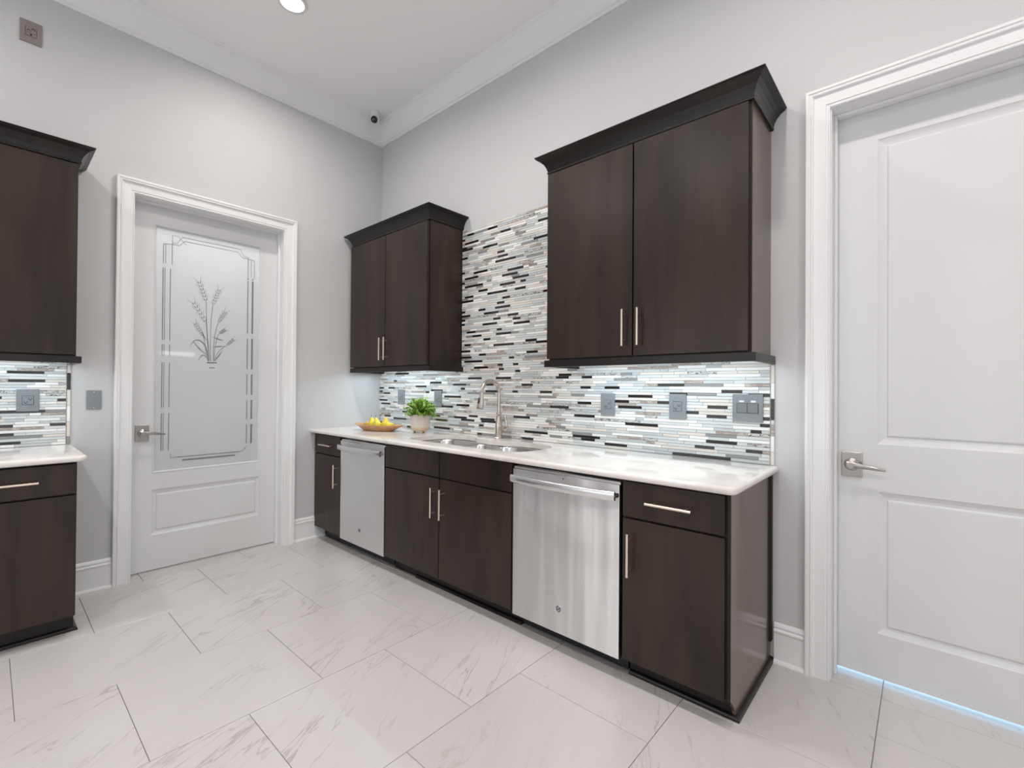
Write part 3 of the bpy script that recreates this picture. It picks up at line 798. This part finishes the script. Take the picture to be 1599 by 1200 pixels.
# ------------------------------------------------------------------ sockets and switches
def plate(side, uc, zc, w, h, d0, kind, label, material='plate', group=None, cat='outlet'):
    t = thing({'outlet': 'power_outlet', 'switch': 'light_switch', 'blank': 'blank_plate', 'side': 'power_outlet', 'gfci': 'power_outlet'}[kind], label, cat, PL(side, uc, d0, zc), group)
    bm = BM(); pbox(bm, side, uc-w/2, uc+w/2, d0, d0+.006, zc-h/2, zc+h/2, .002, 2); obj('cover_plate', bm, M[material], t)
    f = d0+.006
    if kind in ('outlet', 'gfci'):
        bm = BM(); pbox(bm, side, uc-.0235, uc+.0235, f-.001, f+.0002, zc-.026, zc+.026); obj('insert_gap', bm, M['slot'], t)
        lo = -.0245 if kind == 'outlet' else -.006
        bm = BM(); pbox(bm, side, uc-.022, uc+.022, f, f+.0016, zc+lo, zc+.0245, .0006, 1); o = obj('socket', bm, M[material], t)
        s = BM()
        for ou, oz in ((-.009, -.009), (.009, .009)) if kind == 'outlet' else ((-.009, .004), (.009, .014)):
            for du, dz, ww, hh in ((-.0055, .0, .0016, .006), (.0055, .0, .0016, .006), (0, -.007 if kind == 'outlet' else .0065, .0042, .0042)):
                pbox(s, side, uc+ou+du-ww, uc+ou+du+ww, f+.0012, f+.0019, zc+oz+dz-hh/2, zc+oz+dz+hh/2)
        obj('slots', s, M['slot'], o)
        if kind == 'gfci':
            bm = BM(); pbox(bm, side, uc-.022, uc+.022, f, f+.0016, zc-.0245, zc-.0075, .0006, 1); o = obj('port_insert', bm, M[material], t)
            bm = BM(); pbox(bm, side, uc-.0035, uc+.0035, f+.0012, f+.004, zc-.020, zc-.012, .001, 1); obj('jack', bm, M['slot'], o)
    elif kind == 'switch':
        bm = BM(); pbox(bm, side, uc-.049, uc+.049, f-.001, f+.0002, zc-.024, zc+.024); obj('insert_gap', bm, M['slot'], t)
        for s in (-1, 1):
            bm = BM(); pbox(bm, side, uc+s*.024-.0232, uc+s*.024+.0232, f, f+.003, zc-.023, zc+.023, .001, 1); obj('rocker', bm, M['plate_dark'], t)
            bm = BM(); pbox(bm, side, uc+s*.026-.011, uc+s*.026+.011, f, f+.0005, zc+.0285, zc+.037); obj('paper_label', bm, M['white_plastic'], t)
    elif kind == 'blank':
        for s in (-1, 1):
            bm = BM(); lathe(bm, [(.0035, 0), (.0035, .0008), (.002, .0012)], seg=12, mtx=Matrix.Translation(PL(side, uc, f, zc+s*.048)) @ (Matrix.Rotation(PI/2, 4, 'Y') if side == 'L' else Matrix.Rotation(PI/2, 4, 'X')))
            obj('screw', bm, M['badge'], t)
    elif kind == 'side':
        for k in range(4):
            bm = BM(); pbox(bm, side, uc-.02, uc+.02, f, f+.003, zc+.045-k*.03-.010, zc+.045-k*.03+.010, .001, 1); obj('socket', bm, M['slot'], t)
    return t
D0 = .0086
plate('B', .352, 1.180, .098, .131, D0, 'outlet', 'grey outlet plate nearest the room corner, above the pears')
plate('B', .860, 1.176, .094, .131, D0, 'outlet', 'grey outlet plate half hidden behind the potted plant')
plate('B', 2.429, 1.176, .094, .131, D0, 'outlet', 'grey outlet plate on mosaic, first one right of the faucet')
plate('B', 2.851, 1.177, .094, .131, D0, 'outlet', 'grey outlet plate on mosaic, between the double switch and another outlet')
plate('B', 3.195, 1.180, .137, .135, D0, 'switch', 'wide grey double rocker switch near the right end of the mosaic', cat='switch')
plate('L', -2.303, 1.180, .091, .127, D0, 'outlet', 'grey outlet plate on the left wall mosaic')
plate('L', -2.020, 1.178, .070, .116, .0005, 'blank', 'blank grey wall plate between left mosaic and glass door', cat='wall plate')
plate('L', -2.311, 3.289, .090, .126, .0005, 'gfci', 'brownish grey outlet plate high on the left wall', 'plate_brown')

wl = thing('wall_light', 'slim white linear wall light mirrored in the glass of the door', 'light', (RX, -.30, 1.80))
bm = BM(); bx(bm, RX-.03, RX-.001, -.56, -.03, 1.765, 1.845, .003, 1); obj('housing', bm, M['white_plastic'], wl)
bm = BM(); bx(bm, RX-.042, RX-.031, -.54, -.05, 1.775, 1.835); obj('diffuser', bm, M['linear'], wl)

# ------------------------------------------------------------------ ceiling things
for i, (x, y) in enumerate(DOWNLIGHTS):
    lab = 'round recessed downlight glowing at the top edge, over the glass door' if i == 0 else 'round recessed ceiling downlight outside the frame, number %d along the ceiling grid' % (i+1)
    t = thing('ceiling_light', ['round recessed downlight glowing at the top edge of the photo', 'recessed downlight above the sink, out of frame', 'recessed downlight above the near end of the sink counter, out of frame',
        'recessed downlight over the left counter, out of frame', 'recessed downlight left of the camera, out of frame', 'recessed downlight just behind the camera, out of frame', 'recessed downlight in front of the plain door, out of frame', 'recessed downlight in the far right room corner, out of frame'][i],
        'ceiling light', (x, y, CEIL), 'recessed ceiling lights')
    bm = BM(); lathe(bm, [(.070, -.0005), (.088, -.0005), (.090, -.006), (.084, -.010), (.070, -.010)], (x, y, CEIL), 36, cap0=False, cap1=False); obj('trim_ring', bm, M['white_plastic'], t, smooth=40)
    bm = BM(); lathe(bm, [(.070, -.001), (.070, -.008), (.03, -.0085)], (x, y, CEIL), 36); obj('lens', bm, M['lamp'], t)
sc = thing('security_camera', 'small white dome security camera at the ceiling corner', 'camera', (.165, -.185, CEIL))
cc = Vector((.165, -.185, CEIL))
bm = BM(); lathe(bm, [(.036, -.0005), (.038, -.02), (.038, -.045), (.034, -.050)], cc, 30); obj('mounting_base', bm, M['white_plastic'], sc, smooth=35)
aim = Vector((.70, -.62, -.45)).normalized()
bm = BM(); bmesh.ops.create_uvsphere(bm, u_segments=28, v_segments=18, radius=.040); bmesh.ops.translate(bm, verts=bm.verts, vec=cc+Vector((0, 0, -.068))); b_ = obj('eyeball', bm, M['white_plastic'], sc, smooth=True)
rot = Matrix.Translation(cc+Vector((0, 0, -.068))) @ aim.to_track_quat('Z', 'Y').to_matrix().to_4x4()
bm = BM(); lathe(bm, [(.026, .026), (.029, .034), (.029, .039), (.024, .0425), (.012, .0445), (.003, .045)], seg=28, mtx=rot); obj('lens', bm, M['lens'], b_, smooth=40)

# ------------------------------------------------------------------ fruit tray
TC = Vector((.520, -.345, .9145)); TA = .30
tr = thing('wooden_tray', 'long boat-shaped wooden tray holding yellow pears on the counter', 'tray', TC)
R_ = Matrix.Rotation(TA, 4, 'Z')
def ring(hx, hy, z, tip=0, n=40, p=2.6, lift=0):
    out = []
    for k in range(n):
        a = 2*PI*k/n; c, s = math.cos(a), math.sin(a)
        x = hx*math.copysign(abs(c)**(2/p), c); y = hy*math.copysign(abs(s)**(2/p), s)
        e = max(0, (abs(x)/hx-.62)/.38)
        x += math.copysign(tip*e**1.5, x); zz = z+lift*e*e
        v = R_ @ Vector((x, y*(1-.35*e*(1 if tip else 0)), zz)); out.append(tuple(TC+v))
    return out
bm = BM()
loft(bm, [ring(.135, .055, 0), ring(.145, .060, .004), ring(.180, .080, .026, .012), ring(.200, .098, .043, .045, lift=.008), ring(.202, .100, .047, .047, lift=.008), ring(.197, .095, .0475, .045, lift=.008), ring(.172, .076, .030, .012), ring(.135, .055, .009), ring(.06, .03, .007)])
obj('tray_body', bm, M['tray'], tr, smooth=45)
PB = [(0, 0), (.012, .001), (.024, .006), (.032, .016), (.0355, .029), (.034, .042), (.0275, .056), (.0195, .068), (.0150, .078), (.0125, .087), (.0085, .093), (.002, .0945)]
def pear(x, y, z, tilt, az, label, m='pear', s=1.0, sq=1):
    v = TC + (R_ @ Vector((x, y, z)))
    t = thing('pear', label, 'pear', v, 'pears in the wooden tray')
    mt = Matrix.Translation(v) @ Matrix.Rotation(az, 4, 'Z') @ Matrix.Rotation(tilt, 4, 'Y') @ Matrix.Scale(s, 4) @ Matrix.Translation((0, 0, -.032))
    bm = BM(); lathe(bm, [(r, zz) for r, zz in PB[1:]], seg=24, mtx=mt); obj('flesh', bm, M[m], t, smooth=60)
    bm = BM(); t2 = BM(); tube(t2, [(0, 0, .091), (.001, 0, .102), (.005, 0, .113)], [.0015, .0014, .002], 8); join(bm, t2, mt); obj('stalk', bm, M['twig'], t, smooth=50)
pear(-.110, -.012, .042, 1.35, 2.6, 'russet brown-yellow pear lying at the left end of the tray', 'pear_brown', .85)
pear(-.068, .012, .046, -.35, .2, 'yellow-green pear standing with its stalk up, second from the left in the tray', 'pear', 1.0)
pear(-.004, -.012, .046, -.30, .2, 'yellow pear left of the middle of the tray, leaning left', 'pear', .98)
pear(.062, .010, .048, .15, -.5, 'tallest-looking yellow pear right of the middle of the tray', 'pear', 1.0)
pear(.112, -.004, .042, 1.25, .1, 'yellow pear lying at the right end of the tray', 'pear', .85)

# ------------------------------------------------------------------ potted plant
PC = Vector((.895, -.212, .9145))
pp = thing('potted_plant', 'bushy green plant in a pale round-bottomed pot on the counter', 'plant', PC)
bm = BM(); lathe(bm, [(.030, .014), (.055, .016), (.068, .026), (.0735, .042), (.0742, .047)], PC, 36, cap1=False); 
po = obj('pot_base', bm, M['pot_base'], pp, smooth=60)
bm = BM(); lathe(bm, [(.0742, .047), (.0755, .08), (.076, .138), (.075, .143), (.071, .143), (.069, .13), (.068, .05)], PC, 36, cap0=False, cap1=False); obj('pot', bm, M['pot'], pp, smooth=50)
bm = BM(); lathe(bm, [(.0695, .125), (.03, .130), (.004, .131)], PC, 30); obj('soil', bm, M['soil'], pp)
for k in range(3):
    a = -2.2+k*2*PI/3; bm = BM(); lathe(bm, [(.007, 0), (.008, .004), (.009, .022)], PC+Vector((.045*math.cos(a), .045*math.sin(a), .0003)), 12); obj('foot', bm, M['brass'], pp, smooth=50)
rnd = random.Random(5)
bmst = BM(); bml = BM(); bml2 = BM()
def leaf(bm, p, d, up, l, w):
    d = d.normalized(); s = d.cross(up)
    if s.length < .01: s = d.orthogonal()
    s.normalize(); nrm = s.cross(d)
    pts = [p, p+d*l*.35+s*w*.5+nrm*w*.12, p+d*l*.75+s*w*.42+nrm*w*.1, p+d*l-nrm*w*.1, p+d*l*.75-s*w*.42+nrm*w*.1, p+d*l*.35-s*w*.5+nrm*w*.12]
    c = bm.verts.new(p+d*l*.5); vs = [bm.verts.new(q_) for q_ in pts]
    for i in range(6): bm.faces.new((c, vs[i], vs[(i+1) % 6]))
for k in range(150):
    th = rnd.uniform(0, 2*PI); el = math.acos(rnd.uniform(-.25, 1)); r = rnd.uniform(.085, .122)
    e = PC+Vector((0, 0, .150))+Vector((math.sin(el)*math.cos(th)*r*1.12, math.sin(el)*math.sin(th)*r*1.12, math.cos(el)*r*1.05))
    b = PC+Vector((rnd.uniform(-.035, .035), rnd.uniform(-.035, .035), .128))
    mid = b.lerp(e, .55)+Vector((0, 0, .015))
    pts = [b, b.lerp(mid, .5)+Vector((0, 0, .006)), mid, mid.lerp(e, .5)+Vector((0, 0, .004)), e]
    tube(bmst, pts, .0009, 4)
    for j in range(11):
        q_ = .30+.70*j/10; i = min(int(q_*4), 3); p = pts[i].lerp(pts[i+1], q_*4-i)
        dv = (e-b).normalized()*.5+Vector((rnd.uniform(-1, 1), rnd.uniform(-1, 1), rnd.uniform(-.4, 1))).normalized()
        leaf(bml, p, dv, Vector((rnd.uniform(-.4, .4), rnd.uniform(-.4, .4), 1)), rnd.uniform(.013, .021), rnd.uniform(.013, .018))
o = obj('foliage', bml, M['leaf'], pp); o['kind'] = 'stuff'
o = obj('stems', bmst, M['stem'], pp); o['kind'] = 'stuff'
